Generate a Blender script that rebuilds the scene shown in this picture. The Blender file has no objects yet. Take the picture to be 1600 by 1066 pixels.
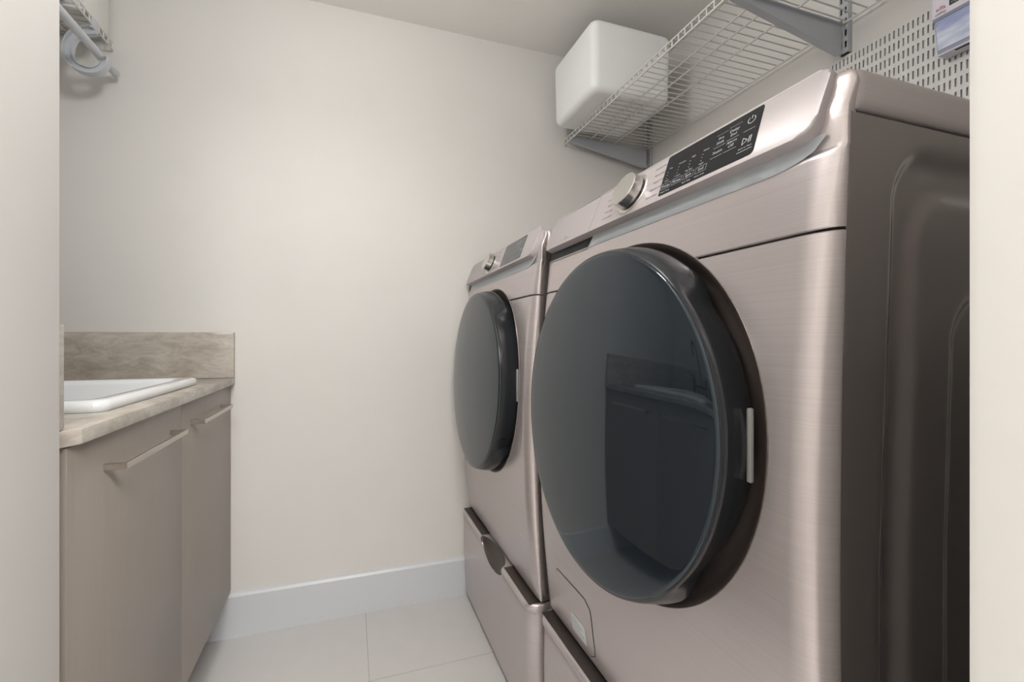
import bpy, bmesh, math, random
from mathutils import Vector, Matrix
random.seed(7)
scene = bpy.context.scene
COL = scene.collection

# ------------------------------------------------------------------ camera, world, exposure, lights
CAM_H = 1.045
cam = bpy.data.cameras.new('camera'); cam_o = bpy.data.objects.new('camera', cam); COL.objects.link(cam_o)
cam.sensor_fit = 'HORIZONTAL'; cam.sensor_width = 36.0; cam.lens = 665 / 1600 * 36
cam.shift_x = (800 - 758) / 1600; cam.shift_y = (530 - 533) / 1600
cam.clip_start = 0.02
cam_o.location = (0, 0, CAM_H); cam_o.rotation_euler = (math.pi / 2, 0, -math.radians(17.6))
scene.camera = cam_o

world = bpy.data.worlds.new('world'); scene.world = world; world.use_nodes = True
world.node_tree.nodes['Background'].inputs[0].default_value = (1, 1, 1, 1)
world.node_tree.nodes['Background'].inputs[1].default_value = 0.05

vs = scene.view_settings
vs.view_transform = 'Standard'; vs.look = 'None'; vs.gamma = 1; vs.use_curve_mapping = False
vs.exposure = 0.36

def area(name, loc, size, power, color=(1, 1, 1), rot=(0, 0, 0), shape='DISK', size_y=None):
    l = bpy.data.lights.new(name, 'AREA'); l.shape = shape; l.size = size; l.energy = power; l.color = color
    if size_y: l.size_y = size_y
    o = bpy.data.objects.new(name, l); COL.objects.link(o); o.location = loc; o.rotation_euler = rot
    return o
LAMP = (-0.14, 0.72, 2.06)
pl_ = bpy.data.lights.new('laundry_lamp_light', 'POINT'); pl_.energy = 9.6; pl_.shadow_soft_size = 0.085; pl_.color = (1.0, 0.985, 0.965)
plo = bpy.data.objects.new('laundry_lamp_light', pl_); COL.objects.link(plo); plo.location = LAMP
area('hall_lamp_light', (0.35, -0.80, 2.255), 1.5, 46, (1.0, 0.985, 0.965), shape='RECTANGLE', size_y=0.9)

# ------------------------------------------------------------------ helpers
def link(o, parent=None):
    COL.objects.link(o)
    if parent is not None: o.parent = parent
    return o
def tag(o, label=None, cat=None, group=None, kind=None):
    if label: o['label'] = label
    if cat: o['category'] = cat
    if group: o['group'] = group
    if kind: o['kind'] = kind
    return o
def empty(name, loc=(0, 0, 0), rz=0):
    o = bpy.data.objects.new(name, None); o.empty_display_size = 0.05
    COL.objects.link(o); o.location = loc; o.rotation_euler = (0, 0, rz); return o
def mesh_obj(name, bm, m, parent=None, smooth=None, loc=None, recalc=True):
    me = bpy.data.meshes.new(name)
    if recalc: bmesh.ops.recalc_face_normals(bm, faces=bm.faces[:])
    bm.to_mesh(me); bm.free()
    ms = m if isinstance(m, (list, tuple)) else [m]
    for x in ms: me.materials.append(x)
    o = bpy.data.objects.new(name, me); link(o, parent)
    if loc: o.location = loc
    if smooth is not None: shade(me, smooth)
    return o
def shade(me, deg):
    me.polygons.foreach_set('use_smooth', [True] * len(me.polygons))
    if deg < 179: me.set_sharp_from_angle(angle=math.radians(deg))
def add_box(bm, x0, x1, y0, y1, z0, z1, bev=0, seg=2):
    vv = [bm.verts.new((x, y, z)) for x in (x0, x1) for y in (y0, y1) for z in (z0, z1)]
    fs = []
    for q in ((0, 1, 3, 2), (4, 6, 7, 5), (0, 4, 5, 1), (2, 3, 7, 6), (0, 2, 6, 4), (1, 5, 7, 3)):
        fs.append(bm.faces.new([vv[i] for i in q]))
    if bev:
        es = list({e for f in fs for e in f.edges})
        bmesh.ops.bevel(bm, geom=es, offset=bev, segments=seg, profile=0.5, affect='EDGES')
def box(name, x0, x1, y0, y1, z0, z1, m, parent=None, bev=0, seg=2):
    bm = bmesh.new(); add_box(bm, x0, x1, y0, y1, z0, z1, bev, seg)
    return mesh_obj(name, bm, m, parent, 35 if bev else None)
def add_tube(bm, pts, r, n=8, cap=True):
    pts = [Vector(p) for p in pts]; rings = []
    up = None
    for i, p in enumerate(pts):
        t = (pts[min(i + 1, len(pts) - 1)] - pts[max(i - 1, 0)]).normalized()
        if up is None:
            up = Vector((0, 0, 1)) if abs(t.z) < 0.9 else Vector((1, 0, 0))
        a = (up - t * up.dot(t)).normalized(); b = t.cross(a); up = a
        rr = r[i] if isinstance(r, (list, tuple)) else r
        rings.append([bm.verts.new(p + (a * math.cos(k * 2 * math.pi / n) + b * math.sin(k * 2 * math.pi / n)) * rr) for k in range(n)])
    for A, B in zip(rings, rings[1:]):
        for k in range(n): bm.faces.new((A[k], A[(k + 1) % n], B[(k + 1) % n], B[k]))
    if cap: bm.faces.new(rings[0][::-1]); bm.faces.new(rings[-1])
def tube(name, pts, r, m, parent=None, n=8):
    bm = bmesh.new(); add_tube(bm, pts, r, n); return mesh_obj(name, bm, m, parent, 40)
def add_prism(bm, poly, f, t0, t1):
    """poly: list of (a,b); f(a,b,t)->xyz ; extruded between t0 and t1"""
    A = [bm.verts.new(f(a, b, t0)) for a, b in poly]; B = [bm.verts.new(f(a, b, t1)) for a, b in poly]
    n = len(poly); bm.faces.new(A[::-1]); bm.faces.new(B)
    for k in range(n): bm.faces.new((A[k], A[(k + 1) % n], B[(k + 1) % n], B[k]))
def rrect(a0, a1, b0, b1, r, n=5):
    """rounded rectangle; r may be a 4-tuple: (a0b0, a1b0, a1b1, a0b1)"""
    rs = r if isinstance(r, (tuple, list)) else (r,) * 4
    out = []
    for (ca, cb, st, q) in ((a0, b0, math.pi, rs[0]), (a1, b0, 1.5 * math.pi, rs[1]), (a1, b1, 0, rs[2]), (a0, b1, .5 * math.pi, rs[3])):
        oa = ca + (q if ca == a0 else -q); ob = cb + (q if cb == b0 else -q)
        for k in range(n + 1):
            t = st + k / n * math.pi / 2; out.append((oa + q * math.cos(t), ob + q * math.sin(t)))
    return out
def add_lathe(bm, prof, axis_fn, n=48, close=True):
    """prof: list of (r,h); axis_fn(r,h,ang)->xyz"""
    rings = []
    for r, h in prof:
        if r < 1e-6: rings.append([bm.verts.new(axis_fn(0, h, 0))])
        else: rings.append([bm.verts.new(axis_fn(r, h, 2 * math.pi * k / n)) for k in range(n)])
    for A, B in zip(rings, rings[1:]):
        for k in range(n):
            k2 = (k + 1) % n
            if len(A) == 1 and len(B) == 1: continue
            if len(A) == 1: bm.faces.new((A[0], B[k2], B[k]))
            elif len(B) == 1: bm.faces.new((A[k], A[k2], B[0]))
            else: bm.faces.new((A[k], A[k2], B[k2], B[k]))
def zl(cx, cy, cz=0):
    return lambda r, h, a: (cx + r * math.cos(a), cy + r * math.sin(a), cz + h)
def boolean_cut(o, cutter):
    md = o.modifiers.new('cut', 'BOOLEAN'); md.operation = 'DIFFERENCE'; md.object = cutter; md.solver = 'EXACT'
    dg = bpy.context.evaluated_depsgraph_get(); dg.update()
    me = bpy.data.meshes.new_from_object(o.evaluated_get(dg)); o.modifiers.clear(); old = o.data; o.data = me
    return o

# ------------------------------------------------------------------ materials
def M(name, color, rough=0.5, metal=0.0, **kw):
    m = bpy.data.materials.new(name); m.use_nodes = True
    b = m.node_tree.nodes['Principled BSDF']
    b.inputs['Base Color'].default_value = (*color, 1); b.inputs['Roughness'].default_value = rough; b.inputs['Metallic'].default_value = metal
    for k, v in kw.items(): b.inputs[k].default_value = v
    return m
def noise_var(m, c1, c2, scale=(1, 1, 1), nscale=5, detail=6, rough=.6, lo=.35, hi=.65, bump=0, bdist=.001, rlo=None, rhi=None, distortion=0):
    nt = m.node_tree; N = nt.nodes; L = nt.links; b = N['Principled BSDF']
    tc = N.new('ShaderNodeTexCoord'); mp = N.new('ShaderNodeMapping'); mp.inputs['Scale'].default_value = scale
    nz = N.new('ShaderNodeTexNoise'); nz.inputs['Scale'].default_value = nscale; nz.inputs['Detail'].default_value = detail
    nz.inputs['Roughness'].default_value = rough; nz.inputs['Distortion'].default_value = distortion
    cr = N.new('ShaderNodeValToRGB'); cr.color_ramp.elements[0].position = lo; cr.color_ramp.elements[1].position = hi
    cr.color_ramp.elements[0].color = (*c1, 1); cr.color_ramp.elements[1].color = (*c2, 1)
    L.new(tc.outputs['Object'], mp.inputs[0]); L.new(mp.outputs[0], nz.inputs['Vector']); L.new(nz.outputs['Fac'], cr.inputs[0])
    L.new(cr.outputs[0], b.inputs['Base Color'])
    if bump:
        bp = N.new('ShaderNodeBump'); bp.inputs['Strength'].default_value = bump; bp.inputs['Distance'].default_value = bdist
        L.new(nz.outputs['Fac'], bp.inputs['Height']); L.new(bp.outputs[0], b.inputs['Normal'])
    if rlo is not None:
        mr = N.new('ShaderNodeMapRange'); mr.inputs['To Min'].default_value = rlo; mr.inputs['To Max'].default_value = rhi
        mr.inputs['From Min'].default_value = lo; mr.inputs['From Max'].default_value = hi
        L.new(nz.outputs['Fac'], mr.inputs[0]); L.new(mr.outputs[0], b.inputs['Roughness'])
    return m
WALL = noise_var(M('wall_paint', (.7, .68, .65), .55), (.705, .690, .665), (.725, .710, .685), nscale=3, bump=.05, bdist=.0005)
CEIL = noise_var(M('ceiling_paint', (.62, .6, .555), .7), (.84, .825, .79), (.86, .845, .81), nscale=4)
TRIMW = M('trim_paint', (.63, .655, .68), .35)
TILE = noise_var(M('porcelain_tile', (.63, .6, .575), .35), (.605, .588, .575), (.620, .603, .590), nscale=14, detail=4, rlo=.33, rhi=.36)
GROUT = M('grout', (.36, .34, .32), .9)
STONE = noise_var(M('quartzite', (.5, .45, .38), .16), (.34, .295, .245), (.60, .565, .51), scale=(1.0, 1.0, 2.6), nscale=9.0, detail=14, rough=.76, lo=.34, hi=.66, distortion=.5)
CAB = noise_var(M('taupe_laminate', (.29, .25, .215), .38), (.300, .263, .230), (.312, .274, .240), scale=(30, 30, 1.5), nscale=4)
CABIN = M('cabinet_inside', (.10, .085, .07), .7)
NICKEL = M('brushed_nickel', (.55, .50, .46), .28, 1.0)
CERAMIC = M('white_ceramic', (.83, .85, .87), .06, **{'Coat Weight': .5})
BRONZE = M('oiled_bronze', (.06, .045, .035), .3, .9)
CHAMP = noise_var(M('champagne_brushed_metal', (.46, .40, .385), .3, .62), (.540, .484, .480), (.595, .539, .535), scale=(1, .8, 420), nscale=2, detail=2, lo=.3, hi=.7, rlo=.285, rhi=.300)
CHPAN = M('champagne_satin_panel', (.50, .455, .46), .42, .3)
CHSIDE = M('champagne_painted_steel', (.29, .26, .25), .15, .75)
CHDARK = M('champagne_dark_metal', (.26, .215, .195), .3, .7)
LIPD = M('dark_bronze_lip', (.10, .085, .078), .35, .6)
SILVER = M('silver_trim', (.76, .80, .83), .36, .35)
BLACKP = M('black_gloss_plastic', (.024, .027, .031), .26, 0, IOR=1.5)
GLASS = M('smoked_door_glass', (.012, .016, .0215), .03, 0, IOR=1.62)
GLASS.node_tree.nodes['Principled BSDF'].inputs['Specular Tint'].default_value = (.76, .91, 1, 1)
BLACKG = M('black_display_glass', (.014, .015, .018), .10, **{'Specular IOR Level': .22})
GREYG = M('grey_display_glass', (.05, .055, .06), .12)
RUBBER = M('black_rubber', (.012, .012, .012), .8)
CHROME = M('satin_chrome', (.72, .70, .67), .22, 1.0)
PRINTW = M('white_print', (.52, .54, .57), .6)
PRINTD = M('grey_print', (.10, .095, .10), .6)
WIREM = M('white_vinyl_wire', (.66, .65, .62), .4)
STEELW = M('platinum_painted_steel', (.50, .53, .57), .38, .25)
PLASTW = noise_var(M('matte_white_plastic', (.80, .81, .82), .45), (.87, .88, .89), (.89, .90, .91), nscale=6)
GREYPL = M('light_grey_plastic', (.56, .585, .62), .4)
PEG = M('white_painted_pegboard', (.70, .70, .69), .45)
LATCHM = M('pale_latch_plastic', (.34, .34, .33), .5)
STICK = M('sticker_paper', (.66, .68, .68), .6)
STICKG = M('sticker_print', (.25, .27, .28), .6)

# ------------------------------------------------------------------ setting
BACK = 1.70; LEFT = -1.03; RIGHT = 1.335; CEILZ = 2.30; HX0, HX1, HY0 = -1.7, 2.1, -2.3
def struct(o, label, cat='wall'):
    return tag(o, label, cat, kind='structure')
floor = struct(box('floor', HX0, HX1, HY0, BACK + .1, -.06, -.002, GROUT), 'pale beige large-format porcelain tile floor', 'floor')
tile_cache = {}
TS = .60; GX = .056; GY = 1.345
ix = range(int(math.floor((HX0 - GX) / TS)), int(math.ceil((HX1 - GX) / TS)))
iy = range(int(math.floor((HY0 - GY) / TS)), int(math.ceil((BACK - GY) / TS)))
for i in ix:
    for j in iy:
        x0 = max(GX + i * TS + .0009, HX0); x1 = min(GX + (i + 1) * TS - .0009, HX1)
        y0 = max(GY + j * TS + .0009, HY0); y1 = min(GY + (j + 1) * TS - .0009, BACK)
        if x1 - x0 < .02 or y1 - y0 < .02: continue
        key = (round(x1 - x0, 4), round(y1 - y0, 4))
        if key not in tile_cache:
            bm = bmesh.new(); add_box(bm, 0, x1 - x0, 0, y1 - y0, -.01, 0)
            tile_cache[key] = None
            o = mesh_obj('tile', bm, TILE, floor); tile_cache[key] = o.data
        else:
            o = link(bpy.data.objects.new('tile', tile_cache[key]), floor)
        o.location = (x0, y0, 0)
struct(box('ceiling', HX0, HX1, HY0, BACK + .1, CEILZ, CEILZ + .08, CEIL), 'painted off-white ceiling', 'ceiling')
struct(box('wall_back', LEFT - .1, RIGHT + .1, BACK, BACK + .1, 0, CEILZ, WALL), 'warm off-white wall behind the dryer and the sink counter')
struct(box('wall_left', LEFT - .1, LEFT, .755, BACK, 0, CEILZ, WALL), 'warm off-white side wall behind the sink')
struct(box('wall_right', RIGHT, RIGHT + .1, .13, BACK, 0, CEILZ, WALL), 'warm off-white side wall carrying the perforated board')
struct(box('wall_front_left', HX0, -.3888, .03, .755, 0, CEILZ, WALL, bev=.006), 'off-white wall end beside the sink counter, one side of the opening')
struct(box('wall_front_right', .2905, HX1, .03, .13, 0, CEILZ, WALL, bev=.006), 'off-white wall end beside the near washer, one side of the opening')
struct(box('wall_front_header', -.3888, .2905, .03, .13, 2.12, CEILZ, WALL), 'off-white wall above the opening')
struct(box('wall_hall_left', HX0 - .1, HX0, HY0, .03, 0, CEILZ, WALL), 'off-white hallway side wall')
struct(box('wall_hall_right', HX1, HX1 + .1, HY0, .03, 0, CEILZ, WALL), 'off-white hallway side wall opposite')
struct(box('wall_hall_rear', HX0, HX1, HY0 - .1, HY0, 0, CEILZ, WALL), 'off-white hallway wall facing the laundry')
# baseboard with a chamfered top
bm = bmesh.new()
add_prism(bm, [(0, 0), (.016, 0), (.016, .142), (.010, .150), (0, .152)], lambda a, b, t: (t, BACK - a, b), LEFT, RIGHT)
struct(mesh_obj('baseboard_back', bm, TRIMW), 'pale grey-white baseboard along the back wall', 'baseboard')
bm = bmesh.new()
add_prism(bm, [(0, 0), (.016, 0), (.016, .142), (.010, .150), (0, .152)], lambda a, b, t: (LEFT + a, t, b), .755, BACK - .016)
struct(mesh_obj('baseboard_left', bm, TRIMW), 'pale grey-white baseboard under the sink cabinet', 'baseboard')

# ceiling lamps (above the frame): a glass dish each
EMIT = M('lamp_glass', (.9, .9, .88), .4, 0)
EMIT.node_tree.nodes['Principled BSDF'].inputs['Emission Color'].default_value = (1, .97, .93, 1)
EMIT.node_tree.nodes['Principled BSDF'].inputs['Emission Strength'].default_value = 6
lamp = empty('ceiling_lamp', (LAMP[0], LAMP[1], CEILZ)); tag(lamp, 'small wire cage ceiling lamp over the laundry aisle', 'lamp')
bm = bmesh.new(); add_lathe(bm, [(0, -.001), (.06, -.001), (.06, -.012), (.012, -.02), (.010, -.12), (.030, -.125), (.030, -.138), (0, -.138)], zl(0, 0), 32); mesh_obj('canopy', bm, STEELW, lamp, 40)
bm = bmesh.new()
for k_ in range(3): add_tube(bm, [(.11 * math.sin(math.radians(q)) * math.cos(k_ * 1.047), .11 * math.sin(math.radians(q)) * math.sin(k_ * 1.047), -.24 + .11 * math.cos(math.radians(q))) for q in range(0, 361, 15)], .0012, 5, False)
mesh_obj('cage', bm, STEELW, lamp, 60)
hl = empty('hall_ceiling_lamp', (.35, -.80, CEILZ)); tag(hl, 'wide ceiling light panel in the hallway', 'lamp')
bm = bmesh.new(); add_box(bm, -.77, .77, -.47, .47, -.03, -.001, .004); mesh_obj('frame', bm, STEELW, hl, 35)
bm = bmesh.new(); add_box(bm, -.75, .75, -.45, .45, -.036, -.031); mesh_obj('diffuser', bm, EMIT, hl)

# ------------------------------------------------------------------ laundry machines
KB = .174; ZB = .81; HW = .343
def bfront(z): return KB * (z - ZB) ** 2
def seamx(z): return max(.028 + .4 * bfront(z), pan(0, (z - P0.z) / PU.z, -.0105).x + .006 if z > 1.27 else 0)
def section(z, bf, sx, hw=HW, cy=.034, n=8):
    """front outline at height z, from the near seam to the far seam"""
    x0 = bf; x1 = sx; pts = []
    for k in range(n + 1):
        t = math.pi / 2 * k / n
        pts.append((x1 - (x1 - x0) * math.sin(t), -hw + cy * (1 - math.cos(t)), z))
    m = 14
    for k in range(1, m): pts.append((x0, (-hw + cy) + (2 * hw - 2 * cy) * k / m, z))
    for k in range(n, -1, -1):
        t = math.pi / 2 * k / n
        pts.append((x1 - (x1 - x0) * math.sin(t), hw - cy * (1 - math.cos(t)), z))
    return pts
def loft_front(name, rows, m, parent, back=.001, smooth=30):
    """rows: list of (z, xfront, xseam, halfwidth); closed solid with flat back"""
    bm = bmesh.new(); rings = []
    for z, bf, sx, hw in rows:
        p = section(z, bf, sx, hw); xb = max(sx, bf) + back; xi = xb + .045
        p = p + [(xb, hw, z), (xi, hw - .0165, z), (xi, -hw + .0165, z), (xb, -hw, z)]
        rings.append([bm.verts.new(q) for q in p])
    n = len(rings[0])
    for A, B in zip(rings, rings[1:]):
        for k in range(n): bm.faces.new((A[k], A[(k + 1) % n], B[(k + 1) % n], B[k]))
    bm.faces.new(rings[0][::-1]); bm.faces.new(rings[-1])
    return mesh_obj(name, bm, m, parent, smooth)
DZ = .912; DR = .289; RY = .988; RZ = 1.033
P0 = Vector((.0185, 0, 1.2665)); PU = Vector((.381, 0, .9246)).normalized(); PN = Vector((-PU.z, 0, PU.x)); PL = .0865
def pan(y, w, d): return P0 + PU * w + PN * d + Vector((0, y, 0))
def panel_plate(name, y0, y1, w0, w1, r, d0, d1, m, parent, bev=0):
    bm = bmesh.new()
    add_prism(bm, rrect(y0, y1, w0, w1, r), lambda a, b, t: pan(a, b, t), d0, d1)
    if bev:
        bm.faces.ensure_lookup_table()
        top = max(bm.faces, key=lambda f: f.calc_center_median().dot(PN) if len(f.verts) > 4 else -9)
        bmesh.ops.bevel(bm, geom=list(top.edges), offset=bev, segments=3, profile=.5, affect='EDGES')
    return mesh_obj(name, bm, m, parent, 40)
_font_cache = {}
def text_verts(s, size, align='CENTER'):
    key = (s, size, align)
    if key in _font_cache: return _font_cache[key]
    c = bpy.data.curves.new('t', 'FONT'); c.body = s; c.size = size; c.align_x = align; c.align_y = 'CENTER'; c.resolution_u = 2
    o = bpy.data.objects.new('t', c); COL.objects.link(o)
    dg = bpy.context.evaluated_depsgraph_get(); dg.update()
    me = bpy.data.meshes.new_from_object(o.evaluated_get(dg))
    r = ([v.co.copy() for v in me.vertices], [tuple(p.vertices) for p in me.polygons])
    bpy.data.objects.remove(o); bpy.data.curves.remove(c); bpy.data.meshes.remove(me)
    _font_cache[key] = r; return r
def add_text(bm, s, size, fn, align='CENTER', sx=1.0):
    v, f = text_verts(s, size, align); vs_ = [bm.verts.new(fn(c.x * sx, c.y)) for c in v]
    for q in f:
        try: bm.faces.new([vs_[i] for i in q])
        except ValueError: pass
def add_quad(bm, fn, x0, x1, y0, y1):
    bm.faces.new([bm.verts.new(fn(x, y)) for x, y in ((x0, y0), (x1, y0), (x1, y1), (x0, y1))])
def add_arc(bm, fn, cx, cy, r, w, a0, a1, n=16):
    pr = None
    for k in range(n + 1):
        t = math.radians(a0 + (a1 - a0) * k / n)
        c = (bm.verts.new(fn(cx + r * math.cos(t), cy + r * math.sin(t))), bm.verts.new(fn(cx + (r - w) * math.cos(t), cy + (r - w) * math.sin(t))))
        if pr: bm.faces.new((pr[0], c[0], c[1], pr[1]))
        pr = c

def side_panel_mesh(name, parent, m, sgn, emboss):
    """cabinet side sheet at y = sgn*HW with pressed steps (x local, z)"""
    bm = bmesh.new()
    x0, x1, z0, z1 = .0, .80, .365, 1.2825
    nx, nz = (120, 110) if emboss else (1, 24)
    xs = [x0 + (x1 - x0) * (i / nx) for i in range(nx + 1)]
    zs = [z0 + (z1 - z0) * j / nz for j in range(nz + 1)]
    def sd(x, z, a, top, r, bot=.46, b=.745):
        # signed distance to rounded rect
        cx, cz = (a + b) / 2, (top + bot) / 2; hx, hz = (b - a) / 2 - r, (top - bot) / 2 - r
        qx, qz = abs(x - cx) - hx, abs(z - cz) - hz
        return math.hypot(max(qx, 0), max(qz, 0)) + min(max(qx, qz), 0) - r
    def st(d, w):
        t = min(max(.5 - d / w, 0), 1); return t * t * (3 - 2 * t)
    def depth(x, z):
        lean = .02 * max(0, (z - .8)) / .4
        d = .010 * st(sd(x - lean, z, .100, 1.252, .055), .020)
        d -= .007 * st(sd(x - lean, z, .136, 1.208, .060, .50, .71), .020)
        d += .009 * st(sd(x - lean, z, .218, 1.095, .055, .56, .63), .022)
        return d
    G = []
    for x in xs:
        G.append([bm.verts.new((max(x, seamx(z) + .0022), sgn * (HW - .0008 - (depth(x, z) if emboss else 0)), z)) for z in zs])
    for i in range(nx):
        for j in range(nz): bm.faces.new((G[i][j], G[i + 1][j], G[i + 1][j + 1], G[i][j + 1]))
    return mesh_obj(name, bm, m, parent, 179 if emboss else None)

def make_machine(name, loc, washer):
    root = empty(name, loc)
    # rear cabinet
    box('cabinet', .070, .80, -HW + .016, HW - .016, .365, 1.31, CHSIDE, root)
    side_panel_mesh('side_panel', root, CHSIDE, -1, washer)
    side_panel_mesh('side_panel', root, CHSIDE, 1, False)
    bm = bmesh.new(); add_box(bm, .0550, .80, -HW, HW, 1.285, 1.3355, .0135, 4)
    mesh_obj('top_cover', bm, CHAMP, root, 40)
    # lower front
    rows = [(.362 + .010 * (1 - math.cos(math.pi / 2 * k / 4)), bfront(.37) + .010 * (1 - math.sin(math.pi / 2 * k / 4)), seamx(.37), HW - .004 * (1 - math.sin(math.pi / 2 * k / 4))) for k in range(4)]
    rows += [(z, bfront(z), seamx(z), HW) for z in [.372 + (1.157 - .372) * k / 26 for k in range(27)]]
    rows += [(1.1585, bfront(1.1585) + .0015, seamx(1.1585) + .001, HW - .001)]
    low = loft_front('front_panel', rows, CHAMP, root)
    # upper fascia
    def bf2(z):
        b = bfront(z)
        if z > 1.2435: b = bfront(1.2435) + .004 * min(1, (z - 1.2435) / .006)
        if z > 1.262: b = max(b, pan(0, (z - P0.z) / PU.z, -.0105).x)
        return b
    zs = [1.1615] + [1.163 + (1.240 - 1.163) * k / 5 for k in range(6)] + [1.2435, 1.2465, 1.2495, 1.253, 1.257, 1.262, 1.275, 1.29, 1.305, 1.318]
    rows = [(z, bf2(z) + (.0015 if z == 1.1615 else 0), max(seamx(z), bf2(z) + .006), HW) for z in zs]
    zt, bt, sxt = 1.318, bf2(1.318), max(seamx(1.318), bf2(1.318) + .006)
    for k in range(1, 7):
        t = math.pi / 2 * k / 6
        rows.append((zt + .0175 * math.sin(t), bt + .0110 * (1 - math.cos(t)), sxt + .006 * (1 - math.cos(t)), HW - .0175 * (1 - math.cos(t))))
    up = loft_front('upper_fascia', rows, CHAMP, root, back=.001)
    # circular opening
    bm = bmesh.new(); add_lathe(bm, [(0, -.1), (DR, -.1), (DR, .3), (0, .3)], lambda r, h, a: (h, RY * r * math.cos(a), DZ + RZ * r * math.sin(a)), 96)
    cut = mesh_obj('cutter', bm, CHAMP); cut.location = loc
    bpy.context.view_layer.update()
    for o in (low, up):
        boolean_cut(o, cut); shade(o.data, 30)
    bpy.data.objects.remove(cut)
    # dished surround
    bm = bmesh.new(); n = 96; rings = []
    for r, dx in ((DR + .0022, .0015), (DR + .0005, -.0010), (DR - .003, .001), (DR - .009, .010), (DR - .018, .022), (DR - .032, .030), (DR - .06, .032), (DR - .06, .05)):
        rings.append([bm.verts.new((bfront(DZ + RZ * r * math.sin(a)) + dx, RY * r * math.cos(a), DZ + RZ * r * math.sin(a))) for a in [2 * math.pi * k / n for k in range(n)]])
    for A, B in zip(rings, rings[1:]):
        for k in range(n): bm.faces.new((A[k], A[(k + 1) % n], B[(k + 1) % n], B[k]))
    mesh_obj('door_surround', bm, CHDARK, root, 40)
    # door: rim with a pinched grip on the near side, smoked glass
    door = None
    bm = bmesh.new(); n = 144
    def pinch(a):
        # a measured from the near side (-y)
        d = abs((a + math.pi) % (2 * math.pi) - math.pi)
        lim = math.radians(47); w = math.radians(5)
        t = min(max((lim + w - d) / (2 * w), 0), 1); return t * t * (3 - 2 * t)
    def rim(a, prof_i):
        p = pinch(a)
        wide = [(.240, .028), (.268, .024), (.279, .004), (.2815, -.006), (.281, -.014), (.277, -.034), (.2735, -.044), (.2715, -.0462), (.2655, -.0466), (.25, -.047)]
        slim = [(.240, .028), (.252, .024), (.259, .004), (.261, -.006), (.2625, -.014), (.2705, -.034), (.2725, -.044), (.2715, -.0462), (.2655, -.0466), (.25, -.047)]
        (r1, h1), (r2, h2) = wide[prof_i], slim[prof_i]
        return r1 + (r2 - r1) * p, h1 + (h2 - h1) * p
    rings = []
    for i in range(10):
        ring = []
        for k in range(n):
            a = 2 * math.pi * k / n; r, h = rim(a, i)
            ring.append(bm.verts.new((h, -RY * r * math.cos(a), DZ + RZ * r * math.sin(a))))
        rings.append(ring)
    for A, B in zip(rings, rings[1:]):
        for k in range(n): bm.faces.new((A[k], A[(k + 1) % n], B[(k + 1) % n], B[k]))
    for v in bm.verts: v.co.x += .030 * (v.co.z - DZ)
    door = mesh_obj('door', bm, BLACKP, root, 50)
    bm = bmesh.new(); GR = .2675
    prof = [(GR * math.sin(math.pi / 2 * k / 10), -.0478 - .012 * math.cos(math.pi / 2 * k / 10) ** 1.6) for k in range(11)] + [(GR + .0015, -.0465)]
    add_lathe(bm, prof, lambda r, h, a: (h, RY * r * math.cos(a), DZ + RZ * r * math.sin(a)), 128)
    for v in bm.verts: v.co.x += .030 * (v.co.z - DZ)
    mesh_obj('glass', bm, GLASS, door, 60)
    bm = bmesh.new(); add_box(bm, .006, .012, -.2605, -.2540, DZ - .040, DZ + .050, .002)
    mesh_obj('latch', bm, LATCHM, door, 35)
    if washer:
        bm = bmesh.new(); add_box(bm, .0166, .0170, -.262, -.255, DZ - .185, DZ - .166); mesh_obj('label_sticker', bm, STICK, root)
    # control panel
    YN, YF = -.323, .331
    seam = .124
    if washer:
        cp = panel_plate('control_panel', YN, seam - .0006, 0, PL, (.022, .0005, .0005, .014), -.019, 0, CHPAN, root, .0035)
        dr = panel_plate('detergent_drawer', seam + .0006, YF, 0, PL, (.0005, .012, .012, .0005), -.019, 0, CHPAN, root, .0035)
        bm = bmesh.new()
        fn = lambda x, y: pan(.232 - x, .012 + y, .0003)
        add_text(bm, 'auto', .005, lambda x, y: fn(x - .018, y)); add_text(bm, 'Steam', .005, lambda x, y: fn(x + .012, y))
        add_arc(bm, fn, 0, .0005, .004, .0012, 0, 360)
        mesh_obj('lettering', bm, PRINTD, dr)
    else:
        cp = panel_plate('control_panel', YN, YF, 0, PL, (.022, .012, .012, .014), -.019, 0, CHPAN, root, .0035)
    # display, slanted ends
    if washer: dy0, dy1 = -.082, -.250
    else: dy0, dy1 = -.075, -.243
    bm = bmesh.new()
    w0, w1 = .0075, .0815
    poly = rrect(dy1, dy0, w0, w1, (.006, .002, .004, .003), 4)
    add_prism(bm, poly, lambda a, b, t: pan(a + .006 * (b - w0) / (w1 - w0), b, t), -.001, .0009)
    disp = mesh_obj('display', bm, BLACKG if washer else GREYG, cp)
    bm = bmesh.new(); T = .0012
    def D(px, py):  # origin display bottom left, x to the right when facing it
        return lambda x, y: pan(dy0 - (px + x) + .006 * (py + y) / .074, w0 + py + y, T)
    def tx(s, px, py, size): add_text(bm, s, size, D(px, py))
    def ln(px, py, w, h=.0005): add_quad(bm, D(px, py), -w / 2, w / 2, -h / 2, h / 2)
    def frame(px, py, w, h, t=.0004):
        for q in ((-w / 2, w / 2, h / 2 - t, h / 2), (-w / 2, w / 2, -h / 2, -h / 2 + t), (-w / 2, -w / 2 + t, -h / 2, h / 2), (w / 2 - t, w / 2, -h / 2, h / 2)):
            add_quad(bm, D(px, py), *q)
    cols = [('Temp.', 'Hot', 'Cold'), ('Rinse', '+3 extra', '1 extra'), ('Spin', 'High', 'No Spin'), ('Soil', 'Heavy', 'Light')] if washer else [('Dry Level', 'Very', 'Damp'), ('Temp.', 'High', 'Low'), ('Time', '60', '20')]
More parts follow.
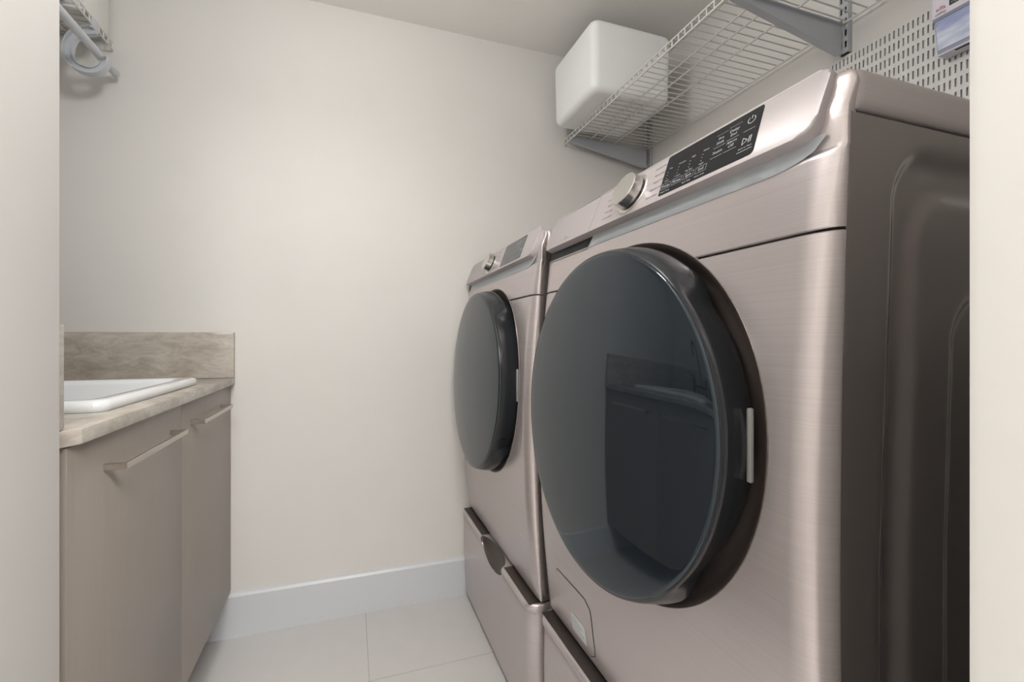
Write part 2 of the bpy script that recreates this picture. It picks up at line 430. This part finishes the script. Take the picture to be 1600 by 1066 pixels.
    for k, (b, t, l) in enumerate(cols):
        x = .0125 + k * .0235 if washer else .018 + k * .028
        tx(b, x, .0150, .0072 if washer else .006)
        if washer: frame(x, .0150, .020, .0105)
        tx(l, x - .002, .0250, .0042); tx(t, x + .001, .0475, .0042)
        for q in range(3): add_quad(bm, D(x - .004, .0305 + q * .0055), -.0005, .0005, -.0007, .0007)
    if washer:
        tx('Smart Care', .014, .0045, .0042); tx('Spin Only', .0585, .0045, .0042); tx('Smart Link', .083, .0045, .0042)
    R1 = [('Pre', 'Soak', .108, .051), ('Delay', 'End', .129, .053)] if washer else [('Wrinkle', 'Prevent', .110, .054), ('Damp', 'Alert', .132, .056)]
    for a, b, x, y in R1:
        tx(a, x, y + .0032, .0066); tx(b, x, y - .0038, .0066); ln(x, y - .0105, .020); ln(x, y + .0105, .020, .0003)
    tx('Steam' if washer else 'Sensor', .107, .032, .0066); ln(.107, .024, .020)
    tx('Alarm', .129, .0375, .0066); tx('Off', .129, .0305, .0066); ln(.129, .024, .020)
    add_arc(bm, D(.154, .058), 0, 0, .0058, .0010, 125, 415); add_quad(bm, D(.154, .058), -.0005, .0005, .0015, .0072)
    ln(.154, .0425, .017)
    for q in ((-.0066, .0, .0006),):
        f = D(.154, .0265)
        for (a, b) in (((-.006, -.0052), (-.006, .0052)), ((-.006, .0052), (.0012, 0)), ((.0012, 0), (-.006, -.0052))):
            va, vb = Vector(a), Vector(b); nn = Vector((-(vb - va).y, (vb - va).x)).normalized() * .0005
            bm.faces.new([bm.verts.new(f(*p)) for p in (va - nn, vb - nn, vb + nn, va + nn)])
        add_quad(bm, f, .0028, .0040, -.0052, .0052); add_quad(bm, f, .0054, .0066, -.0052, .0052)
    tx('Hold to Start', .154, .0155, .0036); ln(.154, .0105, .022, .0007)
    mesh_obj('lettering', bm, PRINTW, disp)
    # rotary dial
    ky = .001 if washer else .048; kw = .0425
    kb = lambda r, h, a: pan(ky + r * math.cos(a), kw + r * math.sin(a), h)
    bm = bmesh.new(); add_lathe(bm, [(0, -.002), (.0375, -.002), (.0375, .0012), (.036, .0022), (.032, .0022), (.031, .001), (0, .001)], kb, 48)
    base = mesh_obj('dial_ring', bm, CHROME, cp, 40)
    bm = bmesh.new(); add_lathe(bm, [(0, .001), (.0285, .001), (.0285, .005), (0, .005)], kb, 48); mesh_obj('dial_shadow_gap', bm, BLACKP, cp, 40)
    bm = bmesh.new(); add_lathe(bm, [(0, .0045), (.0305, .0045), (.0315, .006), (.0305, .0215), (.0295, .0225), (.027, .0225), (0, .0218)], kb, 56)
    mesh_obj('dial', bm, CHROME, cp, 35)
    bm = bmesh.new()
    add_quad(bm, lambda x, y: pan(ky - .0405 - x, kw + .004 + y, .0005), -.0030, .0030, -.0005, .0005)
    mesh_obj('dial_marker_light', bm, PRINTW, cp)
    bm = bmesh.new()
    right = ['QUICK WASH', 'DELICATES', 'HAND WASH', 'BRIGHT LINEN', 'SELF CLEAN'] if washer else ['QUICK DRY', 'DELICATES', 'AIR FLUFF', 'TIME DRY', 'WRINKLE AWAY']
    left = ['NORMAL', 'HEAVY DUTY', 'BEDDING', 'PERM PRESS', 'ACTIVE WEAR']
    for k in range(5):
        yy = .070 - k * .0138; off = .049 + .004 * (1 if k in (1, 2, 3) else 0) + (.002 if k == 2 else 0)
        add_text(bm, right[k], .0050, lambda x, y: pan(ky - off - x, yy + y, .0004), 'LEFT')
    mesh_obj('lettering', bm, PRINTD, cp)
    bm = bmesh.new()
    for k in range(5):
        yy = .070 - k * .0138; off = .049 + .004 * (1 if k in (1, 2, 3) else 0) + (.002 if k == 2 else 0)
        add_text(bm, left[k], .0050, lambda x, y: pan(ky + off - x, yy + y, .0004), 'RIGHT')
    mesh_obj('lettering', bm, PRINTD, cp)
    # silver trim strip under the control panel; angled far end, near end curling up
    bm = bmesh.new()
    far = seam - .001 if washer else .285
    N = 46; lo = []; hi = []
    ya, yb = far + .022, -.326
    for k in range(N + 1):
        y = ya + (yb - ya) * k / N
        zlo = 1.2395
        if y > far - .004: zlo = 1.2395 + (y - (far - .004)) * 0
        if y < -.255: t = (-.255 - y) / .071; zlo += .022 * (1 - math.sqrt(max(0, 1 - t * t)))
        zhi = 1.2655
        if y > far: zhi = 1.2655 - (y - far) / .022 * .0255
        lo.append((y, zlo)); hi.append((y, max(zhi, zlo + .0004)))
    J = 6; G = []
    for (y, a), (_, b) in zip(lo, hi):
        G.append([])
        for j in range(J + 1):
            z = a + (b - a) * j / J
            x = bfront(1.2395) - .0012 + (z - 1.2395) * .10
            G[-1].append(bm.verts.new((min(x, bf2(z) - .0006), y, z)))
    for A, B in zip(G, G[1:]):
        for j in range(J): bm.faces.new((A[j], A[j + 1], B[j + 1], B[j]))
    bmesh.ops.solidify(bm, geom=bm.faces[:], thickness=-.0005)
    mesh_obj('trim_strip', bm, SILVER, root, 50)
    # finger pocket below the drawer (flat black plate painting the dark of a recess, with a fine bright edge)
    ylo = far + .026
    yfar = HW - .004
    def xs_(y, z):   # fascia surface, following the rounded far corner
        x = bfront(z)
        if y > HW - .034:
            c = min(1, (y - (HW - .034)) / .034); x += (seamx(z) - bfront(z)) * (1 - math.sqrt(max(0, 1 - c * c)))
        return x
    for nm, m_, yy0, z0, z1, dx in (('pocket_edge', CHROME, ylo - .003, 1.2370, 1.2405, -.0016), ('finger_pocket', BLACKP, ylo, 1.2405, 1.2650, -.0010)):
        bm = bmesh.new(); G = []
        for k in range(25):
            y = yy0 + (yfar - yy0) * k / 24
            zz1 = z1
            G.append([bm.verts.new((xs_(y, z) + dx, y + (.022 * (1 - 0) * (-(z - z0) / .0255) if nm == 'finger_pocket' and k == 0 else 0), z)) for z in (z0, (z0 + z1) / 2, zz1)])
        for A, B in zip(G, G[1:]):
            for j in range(2): bm.faces.new((A[j], A[j + 1], B[j + 1], B[j]))
        bmesh.ops.solidify(bm, geom=bm.faces[:], thickness=-.0004)
        mesh_obj(nm, bm, m_, root, 50)
    if washer:
        # pump filter hatch low on the far side, with its paper sticker
        def patch(nm, y0, y1, z0, z1, dx, m_, r, parent):
            bm = bmesh.new(); P = rrect(y0, y1, z0, z1, r, 5)
            # strips following the bowed front
            K = 10; rows_ = []
            for k in range(K + 1):
                z = z0 + (z1 - z0) * k / K
                ins = 0
                for (edge) in ((z - z0), (z1 - z)):
                    if edge < r: ins = max(ins, r - math.sqrt(max(0, r * r - (r - edge) ** 2)))
                rows_.append([bm.verts.new((bfront(z) + dx, y0 + ins, z)), bm.verts.new((bfront(z) + dx, y1 - ins * .3, z))])
            for A, B in zip(rows_, rows_[1:]): bm.faces.new((A[0], A[1], B[1], B[0]))
            return mesh_obj(nm, bm, m_, parent)
        patch('hatch_gap', .1135, .2665, .3785, .5035, -.0004, RUBBER, .022, root)
        h = patch('filter_hatch', .115, .265, .380, .502, -.0010, CHAMP, .021, root)
        st = patch('paper_sticker', .146, .205, .392, .434, -.0015, STICK, .001, h)
        bm = bmesh.new()
        for z, w in ((.397, .040), (.404, .046), (.411, .032), (.418, .044), (.425, .024)):
            add_quad(bm, lambda y, z: (bfront(z) - .0021, y, z), .200 - w, .200, z, z + .0014)
        mesh_obj('sticker_print', bm, STICKG, st)
    return root
washer = make_machine('washing_machine', (.450, .649, 0), True)
tag(washer, 'champagne front-load washing machine with a detergent drawer and black control display', 'washing machine')
dryer = make_machine('tumble_dryer', (.431, 1.349, 0), False)
tag(dryer, 'champagne front-load tumble dryer between the washing machine and the back wall', 'dryer')

def make_pedestal(name, loc):
    root = empty(name, loc)
    box('frame', .075, .76, -HW + .004, HW - .004, .018, .3605, CHDARK, root)
    def bp(z): return .010 + .007 * ((.334 - z) / .314) - .004 * math.sin(math.pi * (z - .02) / .314)
    rows = []
    for z in [.022, .024] + [.03 + .300 * k / 10 for k in range(11)]: rows.append((z, bp(z) + (.002 if z == .022 else 0), .050, HW - .002))
    rows += [(.333, .008, .048, HW - .002), (.337, .0048, .048, HW - .001), (.343, .0038, .048, HW - .001), (.349, .0048, .048, HW - .001), (.353, .008, .049, HW - .002), (.355, .012, .050, HW - .004)]
    d = loft_front('drawer', rows, CHAMP, root, back=.001)
    bm = bmesh.new()
    bmesh.ops.create_uvsphere(bm, u_segments=40, v_segments=20, radius=1)
    for v in bm.verts: v.co = Vector((.006 + v.co.x * .034, -.030 + v.co.y * .108, .349 + v.co.z * .050))
    cut = mesh_obj('cutter', bm, CHDARK); cut.location = loc
    bpy.context.view_layer.update()
    boolean_cut(d, cut); shade(d.data, 35)
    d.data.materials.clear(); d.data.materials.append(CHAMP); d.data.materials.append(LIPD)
    for p in d.data.polygons:      # the scooped grip gets the dark material
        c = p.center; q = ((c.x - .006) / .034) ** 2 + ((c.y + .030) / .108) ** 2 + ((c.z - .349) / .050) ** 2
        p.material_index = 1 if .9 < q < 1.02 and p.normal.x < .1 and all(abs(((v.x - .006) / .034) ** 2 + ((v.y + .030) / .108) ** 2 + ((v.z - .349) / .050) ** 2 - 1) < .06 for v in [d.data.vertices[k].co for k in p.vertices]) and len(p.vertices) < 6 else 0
    # rim of the grip cut-out
    bpy.data.objects.remove(cut)
    # dark top of the drawer behind the lip
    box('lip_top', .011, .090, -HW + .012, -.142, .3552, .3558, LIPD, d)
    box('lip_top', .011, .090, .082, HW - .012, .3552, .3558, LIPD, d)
    box('kick_plate', .085, .095, -HW + .012, HW - .012, .004, .018, RUBBER, root)
    for x in (.12, .70):
        for y in (-.29, .29):
            bm = bmesh.new(); add_lathe(bm, [(0, 0), (.022, 0), (.022, .010), (.010, .012), (.010, .019), (0, .019)], zl(x, y), 16); mesh_obj('foot', bm, RUBBER, root, 40)
    return root
tag(make_pedestal('pedestal_drawer', (.450, .649, 0)), 'champagne storage pedestal with lipped drawer under the washing machine', 'pedestal')
tag(make_pedestal('pedestal_drawer', (.431, 1.349, 0)), 'champagne storage pedestal with oval grip drawer under the tumble dryer', 'pedestal')
for r_ in (washer, dryer):   # rubber feet standing on the pedestals
    for x in (.14, .70):
        for y in (-.27, .27):
            bm = bmesh.new(); add_lathe(bm, [(0, .3606), (.02, .3606), (.02, .3650), (0, .3650)], zl(x, y), 14); mesh_obj('foot', bm, RUBBER, r_)

# ------------------------------------------------------------------ sink vanity
van = empty('sink_vanity', (-.72, 1.24, 0)); tag(van, 'taupe two-door sink cabinet with bar handles below a stone counter', 'cabinet')
def vbox(name, x0, x1, y0, y1, z0, z1, m, parent, bev=0): return box(name, x0 + .72, x1 + .72, y0 - 1.24, y1 - 1.24, z0, z1, m, parent, bev)
CT = .885; DB = .160; DXF = -.400
vbox('carcass', LEFT + .004, DXF - .020, .768, BACK - .002, DB + .004, DB + .022, CABIN, van)
vbox('back_board', LEFT + .004, LEFT + .012, .768, BACK - .018, DB + .022, CT - .17, CABIN, van)
vbox('side_board', LEFT + .02, DXF - .024, BACK - .036, BACK - .018, DB + .022, CT - .001, CABIN, van)
vbox('end_filler', LEFT + .01, DXF - .012, .757, .784, DB, CT - .001, CAB, van)
vbox('top_rail', DXF - .045, DXF - .022, .785, BACK - .038, CT - .10, CT - .001, CABIN, van)
vbox('plinth', LEFT + .02, -.62, .79, BACK - .018, .001, DB + .003, CABIN, van)
HX = -.3665
for k, (a, b, ha, hb) in enumerate(((.7885, 1.2392, .886, 1.178), (1.2412, BACK - .0025, 1.300, 1.583))):
    d = vbox('door', DXF - .019, DXF, a, b, DB, CT - .002, CAB, van, .0012)
    bm = bmesh.new(); HZ = .826; hh = .0055
    ox, oy = .72, -1.24
    for (x0, x1, y0, y1) in ((HX - .0045, HX, ha, hb), (DXF - .0002, HX - .004, ha, ha + .009), (DXF - .0002, HX - .004, hb - .009, hb)):
        add_box(bm, x0 + ox, x1 + ox, y0 + oy, y1 + oy, HZ - hh, HZ + hh, .0006, 1)
    mesh_obj('handle', bm, NICKEL, d, 35)
# counter with a hole for the bowl
CX0, CX1, CY0, CY1, CZ0, CZ1 = LEFT + .001, -.387, .7565, BACK - .0015, .8855, .910
bm = bmesh.new()
add_prism(bm, [(CX0, CY0), (-.412, CY0), (-.387, .800), (CX1, CY1), (CX0, CY1)], lambda a, b, t: (a, b, t), CZ0, CZ1)
bmesh.ops.bevel(bm, geom=[e for e in bm.edges], offset=.0025, segments=2, profile=.5, affect='EDGES')
ctr = mesh_obj('countertop', bm, STONE, None, 35)
SX0, SX1, SY0, SY1 = -.945, -.430, .955, 1.475
bm = bmesh.new(); add_box(bm, SX0 + .02, SX1 - .02, SY0 + .02, SY1 - .02, .8, 1.0); cut = mesh_obj('cutter', bm, STONE)
bpy.context.view_layer.update(); boolean_cut(ctr, cut); bpy.data.objects.remove(cut)
tag(ctr, 'beige veined stone countertop with a clipped corner on the taupe cabinet', 'countertop')
o = box('backsplash', LEFT + .0225, CX1, BACK - .0215, BACK - .001, .9105, 1.068, STONE, None, .0012); tag(o, 'low stone splashback on the back wall behind the sink', 'backsplash')
o = box('backsplash', LEFT + .001, LEFT + .0215, .7900, BACK - .022, .9105, 1.068, STONE, None, .0012); tag(o, 'low stone splashback along the side wall behind the faucet', 'backsplash')
o = box('backsplash', LEFT + .001, -.402, .7562, .789, .9105, 1.068, STONE, None, .004); tag(o, 'stone splashback end piece standing at the clipped counter corner', 'backsplash')
# sink
bm = bmesh.new()
def ring_pts(inset, z, r): return [(x, y, z) for x, y in rrect(SX0 + inset, SX1 - inset, SY0 + inset, SY1 - inset, r, 6)]
lv = [(.004, .9104, .022), (.000, .916, .026), (.0005, .9235, .026), (.004, .9295, .026), (.010, .932, .028), (.030, .9315, .03), (.040, .929, .035), (.046, .918, .04), (.055, .80, .05), (.075, .755, .06), (.11, .742, .07), (.19, .738, .06)]
rings = [[bm.verts.new(p) for p in ring_pts(*q)] for q in lv]
for A, B in zip(rings, rings[1:]):
    n = len(A)
    for k in range(n): bm.faces.new((A[k], A[(k + 1) % n], B[(k + 1) % n], B[k]))
bm.faces.new(rings[-1])
sink = empty('drop_in_sink', ((SX0 + SX1) / 2, (SY0 + SY1) / 2, .91)); tag(sink, 'white ceramic drop-in sink with a thick rounded rim in the stone counter', 'sink')
b_ = mesh_obj('basin', bm, CERAMIC, sink, 50); b_.location = -Vector(sink.location)
bm = bmesh.new(); add_lathe(bm, [(.028, -.1695), (.04, -.1695), (.042, -.1715), (0, -.173)], zl(0, 0), 24); mesh_obj('drain', bm, CHROME, sink, 40)
# bridge faucet at the wall side of the sink
fa = empty('bridge_faucet', (-.978, 1.30, .91)); tag(fa, 'dark bronze bridge faucet with a tall arched spout behind the sink', 'faucet')
for s in (-.10, .10):
    bm = bmesh.new(); add_lathe(bm, [(0, .001), (.024, .001), (.022, .012), (.014, .02), (.012, .07), (.016, .075), (.016, .095), (.010, .105), (.008, .125), (0, .125)], zl(0, s), 20); mesh_obj('post', bm, BRONZE, fa, 40)
    tube('lever', [(0, s, .118), (.005, s * 1.25, .122), (.01, s * 1.75, .135)], [.006, .005, .004], BRONZE, fa)
tube('bridge', [(0, -.10, .062), (0, .10, .062)], .009, BRONZE, fa, 12)
pts = [(0, 0, .055), (0, 0, .18)] + [(.065 - .065 * math.cos(t), 0, .27 + .07 * math.sin(t)) for t in [math.pi * k / 14 for k in range(15)]] + [(.13, 0, .235)]
tube('spout', pts, .0105, BRONZE, fa, 12)
bm = bmesh.new(); add_lathe(bm, [(0, .001), (.02, .001), (.018, .012), (.011, .02), (.011, .05), (.015, .09), (.011, .13), (0, .135)], zl(0, -.20), 18); mesh_obj('side_sprayer', bm, BRONZE, fa, 40)

# ------------------------------------------------------------------ wire shelves
def wire_shelf(name, xf, xb, y0, y1, zd, lip, rails, label, spacing=.0254):
    sg = 1 if xb > xf else -1
    root = empty(name, ((xf + xb) / 2, (y0 + y1) / 2, zd)); tag(root, label, 'shelf', 'ventilated wire shelves')
    ox, oy = -(xf + xb) / 2, -(y0 + y1) / 2
    n = int((y1 - y0) / spacing)
    first = None
    for k in range(n + 1):
        y = y1 - .004 - k * spacing + oy
        if first is None:
            first = tube('deck_wire', [(xb + ox, 0, 0), (xf + sg * .003 + ox, 0, 0), (xf + ox, 0, -.003), (xf + ox, 0, -lip)], .0019, WIREM, root, 6); w = first
        else: w = link(bpy.data.objects.new('deck_wire', first.data), root)
        w.location = (0, y, 0)
    for (x, dz, r) in [(xf, -.0045, .0024), (xf, -lip, .0028)] + [(q, -.0042, .0026) for q in rails]:
        tube('rail', [(x + ox, y0 + oy, dz), (x + ox, y1 + oy, dz)], r, WIREM, root, 8)
    return root
SHZ = 1.932
wire_shelf('wire_shelf', .905, 1.325, .135, 1.694, SHZ, .026, [1.011, 1.061, 1.137, 1.316], 'deep white wire shelf on wall brackets above the washing machine and dryer')
def bracket(yb, label):
    root = empty('shelf_bracket', (1.31, yb, SHZ)); tag(root, label, 'bracket', 'steel brackets under the wire shelf above the machines')
    poly = [(0, -.010), (-.395, -.010), (-.398, -.022), (-.36, -.030), (-.012, -.090), (0, -.092)]
    bm = bmesh.new(); add_prism(bm, poly, lambda a, b, t: (a, t, b), -.0015, .0015); mesh_obj('web', bm, STEELW, root)
    bm = bmesh.new(); add_prism(bm, [(-.398, -.0225), (-.36, -.0305), (-.012, -.0905), (-.012, -.0935), (-.36, -.0335), (-.398, -.0255)], lambda a, b, t: (a, t, b), -.009, .009); mesh_obj('lower_flange', bm, STEELW, root)
    bm = bmesh.new(); add_box(bm, -.395, 0, -.008, .008, -.0105, -.008); mesh_obj('upper_flange', bm, STEELW, root)
def standard(yb, label, z0, z1):
    root = empty('wall_standard', (RIGHT, yb, z0)); tag(root, label, 'bracket rail', 'slotted steel rails behind the wire shelf')
    bm = bmesh.new(); h = z1 - z0
    add_box(bm, -.016, -.0005, -.012, -.0105, 0, h); add_box(bm, -.016, -.0005, .0105, .012, 0, h)
    # face with two columns of slots
    zc = 0
    add_box(bm, -.016, -.0148, -.0105, -.0080, 0, h); add_box(bm, -.016, -.0148, .0080, .0105, 0, h); add_box(bm, -.016, -.0148, -.0030, .0030, 0, h)
    while zc < h:
        for a, b in ((-.0080, -.0030), (.0030, .0080)): add_box(bm, -.016, -.0148, a, b, zc, min(zc + .014, h))
        zc += .032
    mesh_obj('rail', bm, STEELW, root)
    bm = bmesh.new(); add_box(bm, -.003, -.0008, -.0100, .0100, .001, h - .001); mesh_obj('slot_shadow', bm, CHDARK, root)
bracket(1.655, 'grey steel shelf bracket close to the back wall'); bracket(.834, 'grey steel shelf bracket above the perforated board')
standard(1.655, 'grey slotted rail holding the bracket near the back wall', 1.815, CEILZ - .01)
standard(.834, 'grey slotted rail holding the bracket above the perforated board', 1.846, CEILZ - .01)
# white box on the shelf
wb = None
bm = bmesh.new(); X0, X1, Y0, Y1, Z0, Z1 = .818, 1.160, 1.318, 1.630, SHZ + .0020, 2.192
R = .028; rings = []
for k in range(7):
    t = math.pi / 2 * k / 6; rings.append((R * (1 - math.sin(t)) * .9, Z0 + R * (1 - math.cos(t)) * .9))
for k in range(7):
    t = math.pi / 2 * k / 6; rings.append((R * (1 - math.cos(t)) * .9, Z1 - R * .9 + R * .9 * math.sin(t)))
lo_taper = lambda z: .004 * (Z1 - z) / (Z1 - Z0)
rv = [[bm.verts.new((x, y, z)) for x, y in rrect(X0 + i + lo_taper(z), X1 - i - lo_taper(z), Y0 + i + lo_taper(z), Y1 - i - lo_taper(z), max(R - i * .3, .01), 7)] for i, z in rings]
for A, B in zip(rv, rv[1:]):
    n = len(A)
    for k in range(n): bm.faces.new((A[k], A[(k + 1) % n], B[(k + 1) % n], B[k]))
bm.faces.new(rv[0]); bm.faces.new(rv[-1])
wb = mesh_obj('storage_bin', bm, PLASTW, None, 60); tag(wb, 'matte white rounded storage bin overhanging the deep wire shelf', 'storage bin')

# pegboard: a sheet with real vertical slots
bm = bmesh.new(); PX = RIGHT - .0065
cols_ = []; PY0, PY1, PZ0, PZ1 = .15, .886, 1.34, 1.842
ycs = []; y = PY1 - .008
while y > PY0 + .006: ycs.append(y); y -= .0097
zcs = []; z = PZ1 - .017
while z > PZ0 + .016: zcs.append(z); z -= .0315
ye = sorted({PY0, PY1} | {q + s * .0018 for q in ycs for s in (-1, 1)}); ze = sorted({PZ0, PZ1} | {q + s * .0098 for q in zcs for s in (-1, 1)})
GV = [[bm.verts.new((PX, a, b)) for b in ze] for a in ye]
for i in range(len(ye) - 1):
    for j in range(len(ze) - 1):
        ym, zm = (ye[i] + ye[i + 1]) / 2, (ze[j] + ze[j + 1]) / 2
        if i % 2 == 1 and j % 2 == 1:
            q = [GV[i][j], GV[i + 1][j], GV[i + 1][j + 1], GV[i][j + 1]]   # slot walls
            d = [bm.verts.new((PX + .004, v.co.y, v.co.z)) for v in q]
            for k in range(4): bm.faces.new((q[k], q[(k + 1) % 4], d[(k + 1) % 4], d[k]))
            continue
        bm.faces.new((GV[i][j], GV[i + 1][j], GV[i + 1][j + 1], GV[i][j + 1]))
pb = mesh_obj('perforated_board', bm, PEG); tag(pb, 'white perforated metal board with rows of vertical slots on the wall', 'pegboard')
# packaged bin hanging on the board
PLAST = M('clear_lavender_plastic', (.62, .66, .86), .08, 0, **{'Transmission Weight': .35, 'IOR': 1.45})
CARD = M('lavender_white_card', (.74, .72, .80), .5); CARDG = M('slate_card_band', (.24, .25, .33), .5); BLK = M('black_ink', (.02, .02, .03), .5); RED = M('red_ink', (.55, .02, .03), .5)
SKYP = noise_var(M('sky_blue_card', (.6, .68, .86), .35), (.32, .38, .62), (.80, .86, .95), scale=(1, 3, 8), nscale=2.2, detail=3, lo=.38, hi=.6)
pk = empty('packaged_board_bin', (PX - .0008, .563, 1.68)); tag(pk, 'lavender plastic board bin in printed card packaging on the white perforated board', 'package')
def pf(y, z, dx): return (-dx, y, z)
bm = bmesh.new()   # tray leaning slightly out at the top
add_prism(bm, [(.001, .020), (.034, .020), (.038, .026), (.0485, .094), (.046, .100), (.001, .100)], lambda a, b, t: (-a, t, b), -.085, .0575)
bmesh.ops.bevel(bm, geom=bm.edges[:], offset=.0015, segments=2, profile=.5, affect='EDGES')
tray = mesh_obj('tray', bm, PLAST, pk, 35)
bm = bmesh.new(); add_prism(bm, [(.0392, .027), (.0398, .027), (.0497, .091), (.0491, .091)], lambda a, b, t: (-a, t, b), -.082, .0545); mesh_obj('window_card', bm, SKYP, tray)
HDX = -.0512
bm = bmesh.new(); add_box(bm, HDX, HDX + .0012, -.086, .0590, .090, .175, 0); hd = mesh_obj('header_card', bm, CARD, pk)
bm = bmesh.new(); add_box(bm, HDX - .0004, HDX - .0001, -.086, .0585, .090, .0975); mesh_obj('card_band', bm, CARDG, hd)
bm = bmesh.new(); add_box(bm, HDX - .0004, HDX - .0001, -.086, .030, .1105, .168); mesh_obj('black_block', bm, BLK, hd)
bm = bmesh.new(); add_text(bm, 'elfa', .0125, lambda x, y: (HDX - .0006, .0445 - x, .1150 + y)); mesh_obj('lettering', bm, RED, hd)
bm = bmesh.new(); add_text(bm, 'utility', .0085, lambda x, y: (HDX - .0006, .0445 - x, .1045 + y)); mesh_obj('lettering', bm, PRINTD, hd)
bm = bmesh.new()
for s_, z in (('Box', .132), ('Boite', .124), ('Caja', .116)): add_text(bm, s_, .0065, lambda x, y: (HDX - .0006, .027 - x, z + y), 'LEFT')
mesh_obj('lettering', bm, PRINTW, hd)
bm = bmesh.new(); add_box(bm, -.037, -.001, -.085, .0575, .016, .0195, .001); mesh_obj('base_card', bm, CARD, pk, 35)
bm = bmesh.new(); add_box(bm, -.033, -.026, -.080, .030, .0154, .0158); mesh_obj('base_print', bm, BLK, pk)

# left shelf with clothes rod
LXF, LXB, LZ = -.738, LEFT + .006, 2.015
wire_shelf('wire_shelf', LXF, LXB, .775, 1.690, LZ, .026, [-.85, -.95, LXB - .001], 'shallow white wire shelf with a hanging rod above the sink')
rod = tube('hanging_rod', [(-.722, .780, 1.9025), (-.722, 1.672, 1.9025)], .0118, GREYPL, None, 20); tag(rod, 'pale grey round hanging rod below the shallow wire shelf', 'rod')
def hook(yb, label):
    root = empty('rod_hook', (-.722, yb, 1.9025)); tag(root, label, 'hook', 'curved hooks carrying the hanging rod')
    raw = [(-.735, 1.988), (-.772, 1.978), (-.798, 1.955), (-.810, 1.922), (-.811, 1.893), (-.802, 1.868), (-.780, 1.850), (-.748, 1.843), (-.722, 1.854), (-.706, 1.876), (-.703, 1.900), (-.706, 1.908)]
    raw = [Vector((a + .722, 0, b - 1.9025)) for a, b in raw]
    # smooth the path
    for _ in range(2):
        nn = [raw[0]]
        for a, b in zip(raw, raw[1:]): nn += [a * .75 + b * .25, a * .25 + b * .75]
        nn.append(raw[-1]); raw = nn
    def sweep(bm, hw, th, off):
        rows = []
        for i, p in enumerate(raw):
            t = (raw[min(i + 1, len(raw) - 1)] - raw[max(i - 1, 0)]).normalized(); nrm = Vector((-t.z, 0, t.x))
            f = i / (len(raw) - 1); k = 1 if f < .5 else 1 - .35 * (f - .5) / .5
            c = p + nrm * off
            rows.append([bm.verts.new(c + nrm * a * th + Vector((0, b * hw * k, 0))) for a, b in ((-.5, -.5), (.5, -.5), (.5, .5), (-.5, .5))])
        for A, B in zip(rows, rows[1:]):
            for q in range(4): bm.faces.new((A[q], A[(q + 1) % 4], B[(q + 1) % 4], B[q]))
        bm.faces.new(rows[0][::-1]); bm.faces.new(rows[-1])
    bm = bmesh.new(); sweep(bm, .030, .003, 0.0); mesh_obj('outer_band', bm, GREYPL, root, 40)
    bm = bmesh.new(); sweep(bm, .004, .020, .0100); mesh_obj('rib', bm, GREYPL, root, 40)
    bm = bmesh.new(); sweep(bm, .016, .003, .0190); mesh_obj('inner_band', bm, GREYPL, root, 40)
    bm = bmesh.new(); add_box(bm, -.022, -.014, -.016, .016, .078, .112, .001); mesh_obj('shelf_clip', bm, GREYPL, root, 35)
hook(1.588, 'pale grey curved hook holding the hanging rod near the back wall'); hook(.95, 'pale grey curved hook holding the hanging rod near the doorway')
# things on the left shelf
CARTON = M('white_carton', (.74, .73, .70), .55); BLUE = M('blue_plastic_film', (.16, .24, .48), .35); REDO = M('orange_red_print', (.70, .10, .04), .4)
ct = empty('carton', (-.822, 1.618, LZ + .0018)); tag(ct, 'white carton with a folded lid on the shallow wire shelf by the back wall', 'carton')
bm = bmesh.new(); add_box(bm, -.08, .078, -.065, .065, 0, .20, .004); mesh_obj('body', bm, CARTON, ct, 35)
bm = bmesh.new(); add_box(bm, -.082, .080, -.067, .067, .185, .235, .004); mesh_obj('lid', bm, CARTON, ct, 35)
pz = empty('detergent_pouch', (-.838, 1.440, LZ + .0018)); tag(pz, 'blue detergent pouch with orange-red print on the shallow wire shelf', 'pouch')
bm = bmesh.new()
rings = []
for (z, hx, hy) in ((0, .055, .085), (.006, .068, .10), (.05, .072, .105), (.12, .055, .102), (.18, .025, .10), (.21, .004, .098)):
    rings.append([bm.verts.new((x, y, z)) for x, y in rrect(-hx, hx, -hy, hy, min(hx * .9, .03), 4)])
for A, B in zip(rings, rings[1:]):
    n = len(A)
    for k in range(n): bm.faces.new((A[k], A[(k + 1) % n], B[(k + 1) % n], B[k]))
bm.faces.new(rings[0]); bm.faces.new(rings[-1]); pouch = mesh_obj('film', bm, BLUE, pz, 60)
bm = bmesh.new(); add_lathe(bm, [(0, .0), (.036, .0), (.036, .004), (0, .005)], lambda r, h, a: (.0715 + h * .9, r * 1.5 * math.cos(a), .045 + r * math.sin(a)), 24); mesh_obj('print_patch', bm, REDO, pouch)
